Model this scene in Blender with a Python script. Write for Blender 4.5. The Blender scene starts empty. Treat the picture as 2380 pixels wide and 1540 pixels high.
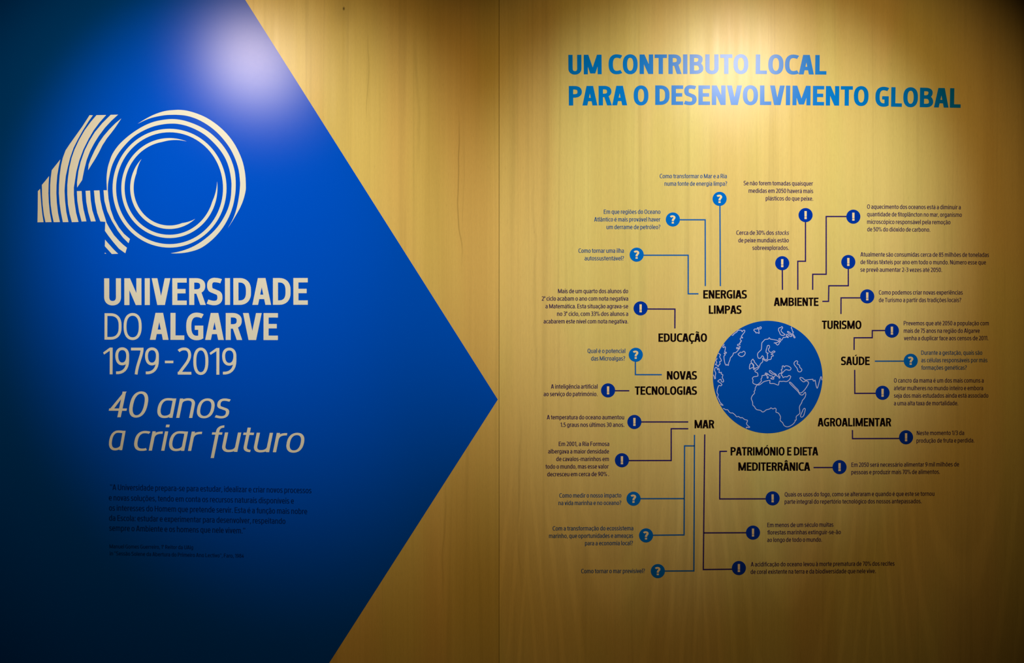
import bpy, bmesh, math
from mathutils import Vector
from mathutils.geometry import tessellate_polygon

# ------------------------------------------------------------------ scale
# The wall is the plane y = 0; wall drawing units are photo pixels of 1.5 mm.
S = 0.0015
ZC = 1.55
SCN = bpy.context.scene
COL = SCN.collection
def WX(px): return (px - 1190.0) * S
def WZ(py): return ZC + (770.0 - py) * S

# ------------------------------------------------------------------ camera
D_CAM = 4.5
cam = bpy.data.cameras.new('camera')
cam.sensor_width = 36.0
cam.lens = 36.0 * D_CAM / (2380 * S)
cam.clip_start = 0.05
camo = bpy.data.objects.new('camera', cam)
camo.location = (0, -D_CAM, ZC)
camo.rotation_euler = (math.radians(90), 0, 0)
COL.objects.link(camo)
SCN.camera = camo

# ------------------------------------------------------------------ world, exposure
w = bpy.data.worlds.new('world'); SCN.world = w
w.use_nodes = True
w.node_tree.nodes['Background'].inputs[0].default_value = (1.0, 0.7, 0.35, 1)
w.node_tree.nodes['Background'].inputs[1].default_value = 0.0015
SCN.view_settings.view_transform = 'Standard'
SCN.view_settings.look = 'None'
SCN.view_settings.gamma = 1.0
SCN.view_settings.use_curve_mapping = False
SCN.view_settings.exposure = 0.0

# ------------------------------------------------------------------ gallery spotlights
def spot(name, col, x, z, d, aim_x, aim_z, power, half, blend):
    l = bpy.data.lights.new(name, 'SPOT')
    l.energy = power; l.color = col
    l.spot_size = 2 * half; l.spot_blend = blend
    l.shadow_soft_size = 0.045
    o = bpy.data.objects.new(name, l)
    o.location = (x, -d, z)
    t = Vector((aim_x, 0, aim_z)) - o.location
    o.rotation_euler = t.to_track_quat('-Z', 'Y').to_euler()
    COL.objects.link(o)
    return o
# two ceiling reflector lamps; each has a whitish beam and the amber spill round it
BEAM = (1.0, 1.0, 1.0); SPILL = (1.0, 0.565, 0.205)
LX, RX, LZ, LD = -1.300, 1.116, 2.929, 2.0
spot('lamp_beam', BEAM, LX, LZ, LD, -0.905, 1.921, 148, 0.427, 1.0)
spot('lamp_spill', SPILL, LX, LZ, LD, -1.083, 1.829, 113, 0.632, 0.793)
spot('lamp_beam', BEAM, RX, LZ, LD, 0.730, 1.921, 194, 0.427, 1.0)
spot('lamp_spill', SPILL, RX, LZ, LD, 0.762, 1.829, 88, 0.632, 0.793)

# ------------------------------------------------------------------ materials
def surface(nt, rough, ior):
    """satin surface: diffuse body under a faint clear film; returns (colour socket, roughness socket)"""
    N, L = nt.nodes, nt.links
    for n in list(N): N.remove(n)
    out = N.new('ShaderNodeOutputMaterial'); mx = N.new('ShaderNodeMixShader')
    df = N.new('ShaderNodeBsdfDiffuse'); gl = N.new('ShaderNodeBsdfAnisotropic'); fr = N.new('ShaderNodeFresnel')
    gl.distribution = 'BECKMANN'; gl.inputs['Roughness'].default_value = rough
    gl.inputs['Color'].default_value = (1, 1, 1, 1)
    fr.inputs['IOR'].default_value = ior
    L.new(fr.outputs[0], mx.inputs[0]); L.new(df.outputs[0], mx.inputs[1]); L.new(gl.outputs[0], mx.inputs[2])
    L.new(mx.outputs[0], out.inputs['Surface'])
    return df.inputs['Color'], gl.inputs['Roughness']
def mat(name, col, rough=0.24, ior=1.165):
    m = bpy.data.materials.new(name); m.use_nodes = True
    nt = m.node_tree
    cs, rs = surface(nt, rough, ior)
    cs.default_value = (*col, 1)
    # faint unevenness of the vinyl film
    n = nt.nodes.new('ShaderNodeTexNoise'); n.inputs['Scale'].default_value = 60
    g = nt.nodes.new('ShaderNodeNewGeometry')
    nt.links.new(g.outputs['Position'], n.inputs['Vector'])
    r = nt.nodes.new('ShaderNodeMapRange')
    r.inputs['To Min'].default_value = rough - 0.003; r.inputs['To Max'].default_value = rough + 0.003
    nt.links.new(n.outputs['Fac'], r.inputs['Value'])
    nt.links.new(r.outputs['Result'], rs)
    return m

def wood_mat(name, ca, cb, seed, cracks=(), knot=None, tongue=None):
    m = bpy.data.materials.new(name); m.use_nodes = True
    nt = m.node_tree; N = nt.nodes; L = nt.links
    BASE, ROUGH = surface(nt, 0.26, 1.165)
    geo = N.new('ShaderNodeNewGeometry')
    sep = N.new('ShaderNodeSeparateXYZ'); L.new(geo.outputs['Position'], sep.inputs[0])
    X, Z = sep.outputs['X'], sep.outputs['Z']
    def put(sock, v):
        if isinstance(v, (int, float)): sock.default_value = v
        else: L.new(v, sock)
    def ma(op, *a):
        n = N.new('ShaderNodeMath'); n.operation = op
        for k, v in enumerate(a): put(n.inputs[k], v)
        return n.outputs[0]
    def noise(sx, sz, detail, dist=0.0, off=0.0):
        mp = N.new('ShaderNodeMapping')
        mp.inputs['Scale'].default_value = (sx, 1, sz)
        mp.inputs['Location'].default_value = (seed + off, seed * 0.7, seed * 1.3 + off)
        L.new(geo.outputs['Position'], mp.inputs['Vector'])
        n = N.new('ShaderNodeTexNoise')
        n.inputs['Scale'].default_value = 1.0; n.inputs['Detail'].default_value = detail
        n.inputs['Distortion'].default_value = dist
        L.new(mp.outputs['Vector'], n.inputs['Vector'])
        return n.outputs['Fac']
    def mrange(v, a, c, lo, hi, smooth=False):
        r = N.new('ShaderNodeMapRange')
        if smooth: r.interpolation_type = 'SMOOTHSTEP'
        r.inputs['From Min'].default_value = a; r.inputs['From Max'].default_value = c
        r.inputs['To Min'].default_value = lo; r.inputs['To Max'].default_value = hi
        L.new(v, r.inputs['Value']); return r.outputs['Result']
    def mixc(f, A, B, mode='MIX'):
        x = N.new('ShaderNodeMix'); x.data_type = 'RGBA'; x.blend_type = mode
        fs, as_, bs = x.inputs[0], x.inputs[6], x.inputs[7]
        put(fs, f)
        for s_, v in ((as_, A), (bs, B)):
            if isinstance(v, tuple): s_.default_value = (*v, 1)
            else: L.new(v, s_)
        return x.outputs[2]
    bands = mrange(noise(6.0, 0.30, 3, 0.4), 0.36, 0.64, 0, 1, True)
    c = mixc(bands, ca, cb)
    # the veneer wanders between a pinkish and a greenish cast
    hue = mrange(noise(5.0, 0.9, 1, 0.3, 11.0), 0.38, 0.62, 0, 1, True)
    c = mixc(1.0, c, mixc(hue, (1.02, 0.98, 0.99), (0.98, 1.015, 0.96)), 'MULTIPLY')
    f = mrange(noise(34.0, 0.55, 3, 0.7, 5.0), 0.54, 0.74, 1.0, 0.90, True)      # darker grain streaks
    f = ma('MULTIPLY', f, mrange(noise(120.0, 1.8, 2, 0.2, 9.0), 0.3, 0.7, 0.975, 1.025))
    f = ma('MULTIPLY', f, mrange(noise(600.0, 60.0, 1, 0, 13.0), 0.3, 0.7, 0.97, 1.03))
    f = ma('MULTIPLY', f, mrange(noise(260.0, 45.0, 1, 0, 3.0), 0.70, 0.78, 1.0, 0.92))   # pores
    for (cx, y0, y1, st_, wd) in cracks:                                         # long dark grain lines
        wob = mrange(noise(0.0, 3.0, 2, 0, cx * 0.01), 0.3, 0.7, -9 * S, 9 * S)
        dist = ma('ABSOLUTE', ma('SUBTRACT', ma('SUBTRACT', X, WX(cx)), wob))
        across = mrange(dist, 0, wd * S, 1, 0, True)
        h = abs(WZ(y0) - WZ(y1)) * 0.3
        along = ma('MULTIPLY', mrange(Z, WZ(y1), WZ(y1) + h, 0, 1, True), mrange(Z, WZ(y0) - h, WZ(y0), 1, 0, True))
        f = ma('MULTIPLY', f, ma('SUBTRACT', 1.0, ma('MULTIPLY', ma('MULTIPLY', across, along), st_)))
    if knot:
        dx = ma('SUBTRACT', X, WX(knot[0])); dz = ma('MULTIPLY', ma('SUBTRACT', Z, WZ(knot[1])), 0.6)
        r = ma('SQRT', ma('ADD', ma('MULTIPLY', dx, dx), ma('MULTIPLY', dz, dz)))
        f = ma('MULTIPLY', f, mrange(r, 0.5 * S, 3.8 * S, 0.25, 1.0, True))
        f = ma('MULTIPLY', f, mrange(r, 4 * S, 40 * S, 0.90, 1.0, True))
    if tongue:                                                                    # nested arches of the peeled veneer
        cx, per, yt = tongue
        xw = ma('WRAP', ma('SUBTRACT', X, WX(cx)), per * S / 2, -per * S / 2)
        fld = ma('SUBTRACT', Z, ma('MULTIPLY', ma('MULTIPLY', xw, xw), 24.0))
        fld = ma('ADD', fld, mrange(noise(4.0, 1.5, 2, 0, 21.0), 0.2, 0.8, -0.12, 0.12))
        wv = ma('SINE', ma('MULTIPLY', fld, 12.0))
        low = mrange(Z, WZ(1000), WZ(1250), 0, 1, True)
        f = ma('MULTIPLY', f, ma('ADD', 1.0, ma('MULTIPLY', ma('MULTIPLY', mrange(wv, 0.2, 1.0, -0.5, 1.0, True), low), 0.055)))
    cc = N.new('ShaderNodeCombineColor')
    for k in range(3): L.new(f, cc.inputs[k])
    c = mixc(1.0, c, cc.outputs[0], 'MULTIPLY')
    L.new(c, BASE)
    L.new(mrange(noise(30.0, 2.0, 2, 0, 7.0), 0.3, 0.7, 0.24, 0.28), ROUGH)
    return m

M = {
 'blue':   mat('blue_vinyl', (0.0, 0.085, 0.71)),
 'cream':  mat('cream_vinyl', (0.70, 0.775, 0.70)),
 'title':  mat('bright_blue_vinyl', (0.0, 0.195, 0.68)),
 'ask':    mat('azure_vinyl', (0.0, 0.14, 0.59)),
 'askln':  mat('azure_line_vinyl', (0.010, 0.115, 0.42)),
 'navy':   mat('navy_vinyl', (0.0, 0.033, 0.37)),
 'navyln': mat('navy_line_vinyl', (0.024, 0.013, 0.13)),
 'asktx':  mat('steel_blue_lettering', (0.020, 0.085, 0.26)),
 'navytx': mat('navy_lettering', (0.030, 0.014, 0.10)),
 'black':  mat('black_vinyl', (0.006, 0.003, 0.004)),
 'quote':  mat('black_lettering', (0.0, 0.020, 0.17)),
 'sym':    mat('pale_wood_vinyl', (0.78, 0.66, 0.38)),
 'coast':  mat('pale_lilac_vinyl', (0.50, 0.56, 0.86)),
 'back':   mat('dark_backing', (0.03, 0.02, 0.01)),
 'floor':  mat('dark_floor', (0.05, 0.045, 0.04)),
}
WOOD = [wood_mat('left_birch_plywood', (0.63, 0.525, 0.166), (0.57, 0.465, 0.142), 3.1,
                 cracks=((858, 60, 300, 0.30, 0.9), (1067, 230, 640, 0.30, 2.6), (1078, 300, 560, 0.12, 1.5), (965, 60, 420, 0.10, 6), (855, 900, 1300, 0.12, 3), (1035, 1100, 1420, 0.14, 4)), knot=(799, 20)),
        wood_mat('right_birch_plywood', (0.66, 0.585, 0.205), (0.61, 0.520, 0.172), 17.7,
                 cracks=((1212, 900, 1400, 0.12, 4), (1243, 300, 1000, 0.07, 5), (1790, 0, 140, 0.12, 1.2), (2037, 1150, 1420, 0.10, 1.5)), tongue=(1427, 405, 1330))]

# ------------------------------------------------------------------ mesh helpers
def mesh_from(name, verts, faces, m):
    me = bpy.data.meshes.new(name)
    me.from_pydata(verts, [], faces); me.materials.append(m); me.update()
    return me
def link(name, me, parent=None, loc=(0, 0, 0)):
    o = bpy.data.objects.new(name, me); o.location = loc
    if parent is not None: o.parent = parent
    COL.objects.link(o); return o
def tag(o, label, cat, group=None):
    o['label'] = label; o['category'] = cat
    if group: o['group'] = group
    return o
def thing(name, px, py, y, label, cat, group=None):
    o = link(name, None, None, (WX(px), y, WZ(py)))
    return tag(o, label, cat, group)
def box_mesh(name, x0, x1, y0, y1, z0, z1, m, bev=0.0):
    bm = bmesh.new()
    v = [bm.verts.new((x, y, z)) for x in (x0, x1) for y in (y0, y1) for z in (z0, z1)]
    for f in ((0,1,3,2),(4,6,7,5),(0,4,5,1),(2,3,7,6),(0,2,6,4),(1,5,7,3)):
        bm.faces.new([v[i] for i in f])
    if bev: bmesh.ops.bevel(bm, geom=bm.edges[:], offset=bev, segments=1, affect='EDGES')
    bmesh.ops.recalc_face_normals(bm, faces=bm.faces)
    me = bpy.data.meshes.new(name); bm.to_mesh(me); bm.free(); me.materials.append(m)
    return me

# polygons live in 2-D "page" space (x right, y up) and are laid on the wall (x, -layer, z)
def area(p): return sum(p[i][0]*p[(i+1) % len(p)][1] - p[(i+1) % len(p)][0]*p[i][1] for i in range(len(p)))
class Pg:
    """collects flat polygons; each one a hair further out so that overlaps never fight"""
    EPS = 3e-6
    def __init__(s): s.v = []; s.f = []; s.k = 0
    def face(s, idx):
        s.f.append(idx)
    def poly(s, pts):
        if area(pts) < 0: pts = pts[::-1]
        n = len(s.v); y = -s.k; s.k += 1
        s.v += [(p[0], y, p[1]) for p in pts]
        if len(pts) <= 4: s.f.append(tuple(range(n, n+len(pts)))); return
        for t in tessellate_polygon([[Vector((p[0], p[1], 0)) for p in pts]]):
            a, b, c = t
            if area([pts[a], pts[b], pts[c]]) < 0: a, c = c, a
            s.f.append((n+a, n+b, n+c))
    def strip(s, A, B, closed=False, ramp=0.0):
        n = len(s.v); y = -s.k; s.k += 1
        m_ = len(A)
        s.v += [(p[0], y-ramp*i, p[1]) for i, p in enumerate(A)] + [(p[0], y-ramp*i, p[1]) for i, p in enumerate(B)]
        for i in range(m_ if closed else m_-1):
            j = (i+1) % m_
            q = [n+i, n+j, n+m_+j, n+m_+i]
            pts = [(s.v[k][0], s.v[k][2]) for k in q]
            s.f.append(tuple(q if area(pts) > 0 else q[::-1]))
    def stroke(s, pts, w, h=None, closed=False, ramp=0.0):
        h = w if h is None else h
        P = [pts[0]]
        for p in pts[1:]:
            if math.hypot(p[0]-P[-1][0], p[1]-P[-1][1]) > 1e-5: P.append(p)
        if closed and math.hypot(P[0][0]-P[-1][0], P[0][1]-P[-1][1]) < 1e-5: P.pop()
        n = len(P); A = []; B = []
        def nrm(a, b):
            dx, dy = b[0]-a[0], b[1]-a[1]; l = math.hypot(dx, dy) or 1
            return (-dy/l, dx/l)
        for i in range(n):
            if closed: n1 = nrm(P[i-1], P[i]); n2 = nrm(P[i], P[(i+1) % n])
            else:
                n1 = nrm(P[max(i-1, 0)], P[max(i, 1)]); n2 = nrm(P[min(i, n-2)], P[min(i+1, n-1)])
            mx, my = n1[0]+n2[0], n1[1]+n2[1]; l = math.hypot(mx, my)
            if l < 1e-6: mx, my = n1; l = 1
            mx /= l; my /= l
            k = 1 / max(0.5, mx*n1[0] + my*n1[1])
            A.append((P[i][0]+mx*k*w/2, P[i][1]+my*k*h/2)); B.append((P[i][0]-mx*k*w/2, P[i][1]-my*k*h/2))
        s.strip(A, B, closed, ramp)
    def mesh(s, name, m, sx=1, sy=1):
        return mesh_from(name, [(x*sx, y*s.EPS, z*sy) for x, y, z in s.v], s.f, m)

# ------------------------------------------------------------------ the typeface, drawn here: narrow squarish sans
class Path:
    K = 0.63
    def __init__(s, x, y): s.p = [(x, y)]
    def l(s, x, y): s.p.append((x, y)); return s
    def c(s, x1, y1, x2, y2, x, y, n=8):
        x0, y0 = s.p[-1]
        for i in range(1, n+1):
            t = i/n; u = 1-t
            s.p.append((u**3*x0+3*u*u*t*x1+3*u*t*t*x2+t**3*x, u**3*y0+3*u*u*t*y1+3*u*t*t*y2+t**3*y))
        return s
    def h(s, x, y, k=None, n=8):        # leaves horizontally, arrives vertically
        k = k or s.K; x0, y0 = s.p[-1]
        return s.c(x0+(x-x0)*k, y0, x, y-(y-y0)*k, x, y, n)
    def v(s, x, y, k=None, n=8):        # leaves vertically, arrives horizontally
        k = k or s.K; x0, y0 = s.p[-1]
        return s.c(x0, y0+(y-y0)*k, x-(x-x0)*k, y, x, y, n)

XH = 0.755
class Font:
    """w = stem, h = horizontal stroke, ital = single-storey a and slant"""
    def __init__(s, w, h, slant=0.0, track=0.0):
        s.w, s.h, s.slant, s.track = w, h, slant, track; s.cache = {}; s.meshes = {}
    def glyph(s, ch):
        """(Pg, advance box width, left bearing, right bearing)"""
        if ch not in s.cache:
            s.cache[ch] = s.draw(ch)
            g = s.cache[ch][0]
            if s.slant: g.v = [(x+z*s.slant, y, z) for x, y, z in g.v]
        return s.cache[ch]
    def draw(s, ch):
        w, h = s.w, s.h; g = Pg(); st = lambda path, c=False: g.stroke(path.p, w, h, c)
        R = lambda x0, y0, x1, y1: g.poly([(x0, y0), (x1, y0), (x1, y1), (x0, y1)])
        O = 0.012; ST, RD, DG = 0.062, 0.042, 0.008
        def dg(xb, xt, d, y0=0.0, y1=1.0): g.poly([(xb, y0), (xb+d, y0), (xt+d, y1), (xt, y1)])
        def oval(W, H, y0=0.0, x0=0.0):
            l, r, b, t, c, m = x0+w/2, x0+W-w/2, y0+h/2-O, y0+H-h/2+O, x0+W/2, y0+H/2
            q = 0.03*H
            st(Path(c, t).h(r, m+q).l(r, m-q).v(c, b).h(l, m-q).l(l, m+q).v(c, t), True)
        base = {'Á':'A´','Â':'A^','Ã':'A~','Ç':'C,','Ú':'U´','Ó':'O´','É':'E´','á':'a´','à':'a`','â':'a^','ã':'a~',
                'é':'e´','ê':'e^','í':'ı´','ó':'o´','ô':'o^','õ':'o~','ú':'u´','ç':'c,'}
        if ch in base:
            b, acc = base[ch]
            g0, W, lb, rb = s.draw(b); g = g0; c = W/2; up = b.isupper()
            y = 1.07 if up else 0.84; hh = 0.16 if up else 0.17; aw = w*0.85
            if acc == '´': g.poly([(c-.06, y), (c-.06+aw*.8, y), (c+.06+aw, y+hh), (c+.06, y+hh)])
            if acc == '`': g.poly([(c-.02, y), (c-.02+aw*.8, y), (c-.06, y+hh), (c-.06-aw, y+hh)])
            if acc == '^': g.stroke([(c-.15, y+.01), (c, y+hh*.85), (c+.15, y+.01)], aw, h*.85)
            if acc == '~': g.stroke(Path(c-.16, y+.03).c(c-.10, y+.15, c-.05, y+.12, c, y+.075).c(c+.05, y+.03, c+.10, y+.0, c+.16, y+.11).p, aw*.7, h*.75)
            if acc == ',': g.stroke(Path(c+.02, 0).l(c+.02, -.05).c(c+.14, -.08, c+.10, -.22, c-.08, -.19).p, aw*.7, h*.65)
            return g, W, lb, rb
        if ch == ' ': return g, 0.16, 0.03, 0.03
        # ---- capitals
        if ch == 'A' or ch == 'V':
            W = .70; d = w*1.12; aw = w*1.5 if w > .15 else w*1.25
            y0, y1 = (0, 1) if ch == 'A' else (1, 0)
            for sgn in (0, 1):
                p = [(0, y0), (d, y0), (W/2-aw/2+d, y1), (W/2-aw/2, y1)]
                if sgn: p = [(W-x, y) for x, y in p]
                g.poly(p)
            if ch == 'A':
                k = (W/2-aw/2); R(k*.22+d*.6, .215, W-k*.22-d*.6, .215+h)
            return g, W, DG, DG
        if ch == 'N':
            W = .64; d = w*1.12
            R(0, 0, w, 1); R(W-w, 0, W, 1); g.poly([(W-d, 0), (W, 0), (d, 1), (0, 1)]); return g, W, ST, ST
        if ch == 'M':
            W = .86; d = w*1.08; c = W/2
            R(0, 0, w*.95, 1); R(W-w*.95, 0, W, 1)
            for f in (lambda x: x, lambda x: W-x):
                g.poly([(f(0), 1), (f(d), 1), (f(c+d*.45), .04), (f(c-d*.55), .04)])
            return g, W, ST, ST
        if ch == 'U':
            W = .63; l, r = w/2, W-w/2
            st(Path(l, 1).l(l, .30).v(W/2, h/2-O).h(r, .30).l(r, 1)); return g, W, ST, ST
        if ch == 'D':
            W = .66; r = W-w/2; R(0, 0, w, 1)
            st(Path(w/2, 1-h/2).l(.24, 1-h/2).h(r, .56).l(r, .44).v(.24, h/2).l(w/2, h/2)); return g, W, ST, RD
        if ch in 'OQ':
            W = .70; oval(W, 1)
            if ch == 'Q': dg(W*.80, W*.52, w, -.14, .22)
            return g, W, RD, RD
        if ch in 'CG':
            W = .62 if ch == 'C' else .64; l = w/2; c = W*.60; t, b = 1-h/2+O, h/2-O
            if ch == 'C':
                st(Path(W-.02, t-.055).c(W-.10, t-.01, c+.06, t, c, t).h(l, .54).l(l, .46).v(c, b).c(c+.06, b, W-.10, b+.01, W-.02, b+.055))
            else:
                st(Path(W-.03, t-.055).c(W-.11, t-.01, c+.06, t, c, t).h(l, .54).l(l, .46).v(c, b).c(c+.06, b, W-.12, b+.01, W-w*.35, b+.05))
                R(W-w, .05, W, .53); R(W*.50, .53-h*.95, W, .53)
            return g, W, RD, ST if ch == 'G' else .02
        if ch in 'EFLT':
            W = {'E': .54, 'F': .52, 'L': .52, 'T': .58}[ch]
            if ch == 'T': R(0, 1-h, W, 1); R(W/2-w/2, 0, W/2+w/2, 1); return g, W, .02, .02
            R(0, 0, w, 1)
            if ch in 'EL': R(0, 0, W, h)
            if ch in 'EF': R(0, 1-h, W, 1); R(0, .515-h/2, W*.92, .515+h/2)
            return g, W, ST, .03
        if ch == 'H':
            W = .66; R(0, 0, w, 1); R(W-w, 0, W, 1); R(0, .51-h/2, W, .51+h/2); return g, W, ST, ST
        if ch == 'I': R(0, 0, w, 1); return g, w, ST, ST
        if ch in 'PR':
            W = .61; r = W-w/2-(0.01 if ch == 'R' else 0); R(0, 0, w, 1); b = .40 if ch == 'P' else .42
            st(Path(w/2, 1-h/2).l(.26, 1-h/2).h(r, (1+b)/2+.02).l(r, (1+b)/2-.02).v(.26, b+h/2).l(w/2, b+h/2))
            if ch == 'R': dg(W-w*1.08+.01, .24, w*1.08, 0, b+h*.5)
            return g, W, ST, .03
        if ch == 'B':
            W = .64; R(0, 0, w, 1); r = W-w/2
            st(Path(w/2, 1-h/2).l(.28, 1-h/2).h(r-.03, .76).v(.28, .525).l(w/2, .525))
            st(Path(w/2, .525).l(.30, .525).h(r, .27).v(.30, h/2).l(w/2, h/2)); return g, W, ST, RD
        if ch in 'Ss':
            W, H = (.58, 1.0) if ch == 'S' else (.46, XH)
            l, r, t, b = w/2, W-w/2, H-h/2+O, h/2-O; m = H/2
            st(Path(W-.05, t-.045*H).c(W-.16, t-.005, W*.56, t, W*.48, t).h(l+.005, (t+m)/2+.02).c(l, m+.02, W*.35, m+.05*H, W/2, m)
               .c(W*.68, m-.05*H, r, m-.04*H, r, (m+b)/2-.015).v(W*.48, b).c(W*.36, b, .14, b+.01, .02, b+.055*H)); return g, W, .025, RD-.01
        # ---- figures
        if ch == '0': oval(.56, 1); return g, .56, RD, RD
        if ch == '1':
            W = .33; R(W-w, 0, W, 1); g.poly([(.0, .74), (W-w*.5, .92), (W, 1), (W-w*1.0, 1), (-.035+.0, .74+h*.75)]); return g, W, .04, ST
        if ch == '2':
            W = .51; r = W-w/2-.01; t = 1-h/2+O
            st(Path(.03, t-.08).c(.12, t, .2, t, .25, t).h(r, .72).c(r, .5, .2, .28, w*.55, h*.5)); R(0, 0, W, h); return g, W, .03, .03
        if ch == '3':
            W = .50; r = W-w/2; t, b = 1-h/2+O, h/2-O
            st(Path(.03, t-.05).c(.12, t, .18, t, .23, t).h(r-.02, .76).v(.23, .53).l(.12, .53))
            st(Path(.16, .53).l(.23, .53).h(r, .27).v(.22, b).c(.15, b, .08, b+.01, 0, b+.05)); return g, W, .03, RD
        if ch == '4':
            W = .56; g.poly([(0, .27), (w*1.15, .27), (.40, 1), (.40-w*.6, 1)]) if not s.slant else g.poly([(0, .27), (w*1.15, .27), (.44, 1), (.36, 1)])
            R(0, .27-h*.2, W, .27+h*.8); R(.42-w, 0, .42, 1 if s.slant else .62); return g, W, .02, .02
        if ch == '5':
            W = .50; r = W-w/2; b = h/2-O; R(.05, 1-h, W-.03, 1); R(.05, .50, .05+w*.95, 1)
            st(Path(.08, .585).c(.14, .61, .18, .615, .23, .615).h(r, .32).v(.21, b).c(.13, b, .07, b+.01, 0, b+.05)); return g, W, .03, RD
        if ch == '7':
            W = .48; R(0, 1-h, W, 1); st(Path(W-w/2, 1-h/2).c(W-w/2, .7, .24, .4, .20, 0)); return g, W, .03, .02
        if ch == '8':
            W = .54; l, r, c = w/2, W-w/2, W/2; t, b = 1-h/2+O, h/2-O
            st(Path(c, t).h(r-.02, .77).v(c, .53).h(l+.02, .77).v(c, t), True); st(Path(c, .53).h(r, .27).v(c, b).h(l, .27).v(c, .53), True); return g, W, RD, RD
        if ch in '96':
            W = .53; l, r, c = w/2, W-w/2, W/2; t, b = 1-h/2+O, h/2-O; m = .39
            P1 = Path(c, t).h(r, .70).v(c, m).h(l, .70).v(c, t); P2 = Path(r, .68).l(r, .52).c(r, .2, .30, b, .03, b+.02)
            if ch == '6':
                P1.p = [(W-x, 1-y) for x, y in P1.p]; P2.p = [(W-x, 1-y) for x, y in P2.p]
            st(P1, True); st(P2); return g, W, RD, RD
        # ---- lower case
        X = XH; A = 1.03; Dn = -.25
        if ch in 'lıi':
            R(0, 0, w, A if ch == 'l' else X)
            if ch == 'i': R(-.005, A-h*1.15-.01, w+.005, A-.01)
            return g, w, ST, ST
        if ch == 'j':
            R(.12, A-h*1.15-.01, .12+w, A-.01); st(Path(.12+w/2, X).l(.12+w/2, -.08).v(0, Dn+h/2)); return g, .12+w, -.08, ST
        if ch == 'o': oval(.57, X); return g, .57, RD, RD
        if ch in 'nhmru':
            if ch == 'm':
                W = .86; c = (W)/2
                R(0, 0, w, X); t = X-h/2+O
                st(Path(w*.5, X-.20).c(w*.6, X-.06, .2, t, .27, t).h(c, X-.24).l(c, 0))
                st(Path(c, X-.22).c(c+.02, X-.06, c+.15, t, c+.21, t).h(W-w/2, X-.24).l(W-w/2, 0)); return g, W, ST, ST
            W = .54; t = X-h/2+O; r = W-w/2
            if ch == 'r':
                W = .35; R(0, 0, w, X); st(Path(w*.5, X-.24).c(w*.7, X-.08, .20, t-.015, W, t-.015)); return g, W, ST, .005
            if ch == 'u':
                P_ = Path(w*.5, X-.20).c(w*.6, X-.06, .2, t, .30, t).h(r, X-.24).l(r, 0)
                P_.p = [(W-x, X-y) for x, y in P_.p]; st(P_); R(W-w, 0, W, X); return g, W, ST, ST
            R(0, 0, w, X if ch == 'n' else A)
            st(Path(w*.5, X-.20).c(w*.6, X-.06, .2, t, .29, t).h(r, X-.24).l(r, 0)); return g, W, ST, ST
        if ch in 'bdpqgɑ' or (ch == 'a' and s.slant):
            W = .56; c = W*.50; t, b = X-h/2+O, h/2-O; l, r = w/2, W-w/2
            P_ = Path(r, X-.07).c(W*.80, t, W*.62, t, c, t).h(l, X*.52).l(l, X*.48).v(c, b).c(W*.62, b, W*.82, b+.02, r, .16)
            if ch in 'bp': P_.p = [(W-x, X-y) for x, y in P_.p]
            st(P_)
            if ch == 'd': R(W-w, 0, W, A)
            elif ch == 'b': R(0, 0, w, A)
            elif ch == 'p': R(0, Dn, w, X)
            elif ch == 'q': R(W-w, Dn, W, X)
            elif ch == 'g': st(Path(r, X).l(r, -.04).v(c, Dn+h/2).l(.06, Dn+h/2+.02))
            else: R(W-w, 0, W, X)
            return (g, W, RD, ST) if ch not in 'bp' else (g, W, ST, RD)
        if ch == 'a':
            W = .51; r = W-w/2; t, b = X-h/2+O, h/2-O; l = w/2
            st(Path(.05, t-.035).c(.12, t, .2, t, .26, t).h(r, X-.22).l(r, 0))
            st(Path(r, .44).l(.25, .43).h(l, .22).v(.21, b).c(.32, b, r, .06, r, .18)); return g, W, .035, ST
        if ch == 'c':
            W = .46; c = W*.62; t, b = X-h/2+O, h/2-O; l = w/2
            st(Path(W-.01, t-.03).c(W-.06, t, c+.03, t, c, t).h(l, X*.54).l(l, X*.46).v(c, b).c(c+.04, b, W-.06, b, W-.01, b+.03)); return g, W, RD, .015
        if ch == 'e':
            W = .54; c = W*.52; t, b = X-h/2+O, h/2-O; l, r = w/2, W-w/2
            st(Path(l, .36).l(r, .36).l(r, X*.58).v(c, t).h(l, X*.54).l(l, X*.44).v(c+.02, b).c(c+.10, b, W-.10, b+.01, W-.04, b+.035)); return g, W, RD, RD
        if ch == 'f':
            W = .36; x = .12
            st(Path(x+w/2, Dn if s.slant else 0).l(x+w/2, .80).v(W, A-h/2)); R(0, X-h, W-.02, X); return g, W, .015, .0
        if ch == 't':
            W = .36; x = .10
            st(Path(x+w/2, .95).l(x+w/2, .20).v(W-.01, h/2-O*.5)); R(0, X-h, W-.01, X); return g, W, .015, .015
        if ch == 'v':
            W = .53; d = w*1.05
            g.poly([(0, X), (d, X), (W/2+d*.45, 0), (W/2-d*.55, 0)]); g.poly([(W, X), (W-d, X), (W/2-d*.45, 0), (W/2+d*.55, 0)]); return g, W, .005, .005
        if ch == 'x':
            W = .52; d = w*1.1
            g.poly([(0, 0), (d, 0), (W-.01, X), (W-d-.01, X)]); g.poly([(W, 0), (W-d, 0), (.01, X), (d+.01, X)]); return g, W, .005, .005
        if ch == 'z':
            W = .46; R(0, 0, W, h); R(0.01, X-h, W-.01, X); g.poly([(0, h*.6), (w*1.2, h*.6), (W-.01, X-h*.6), (W-w*1.2-.01, X-h*.6)]); return g, W, .03, .03
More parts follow.
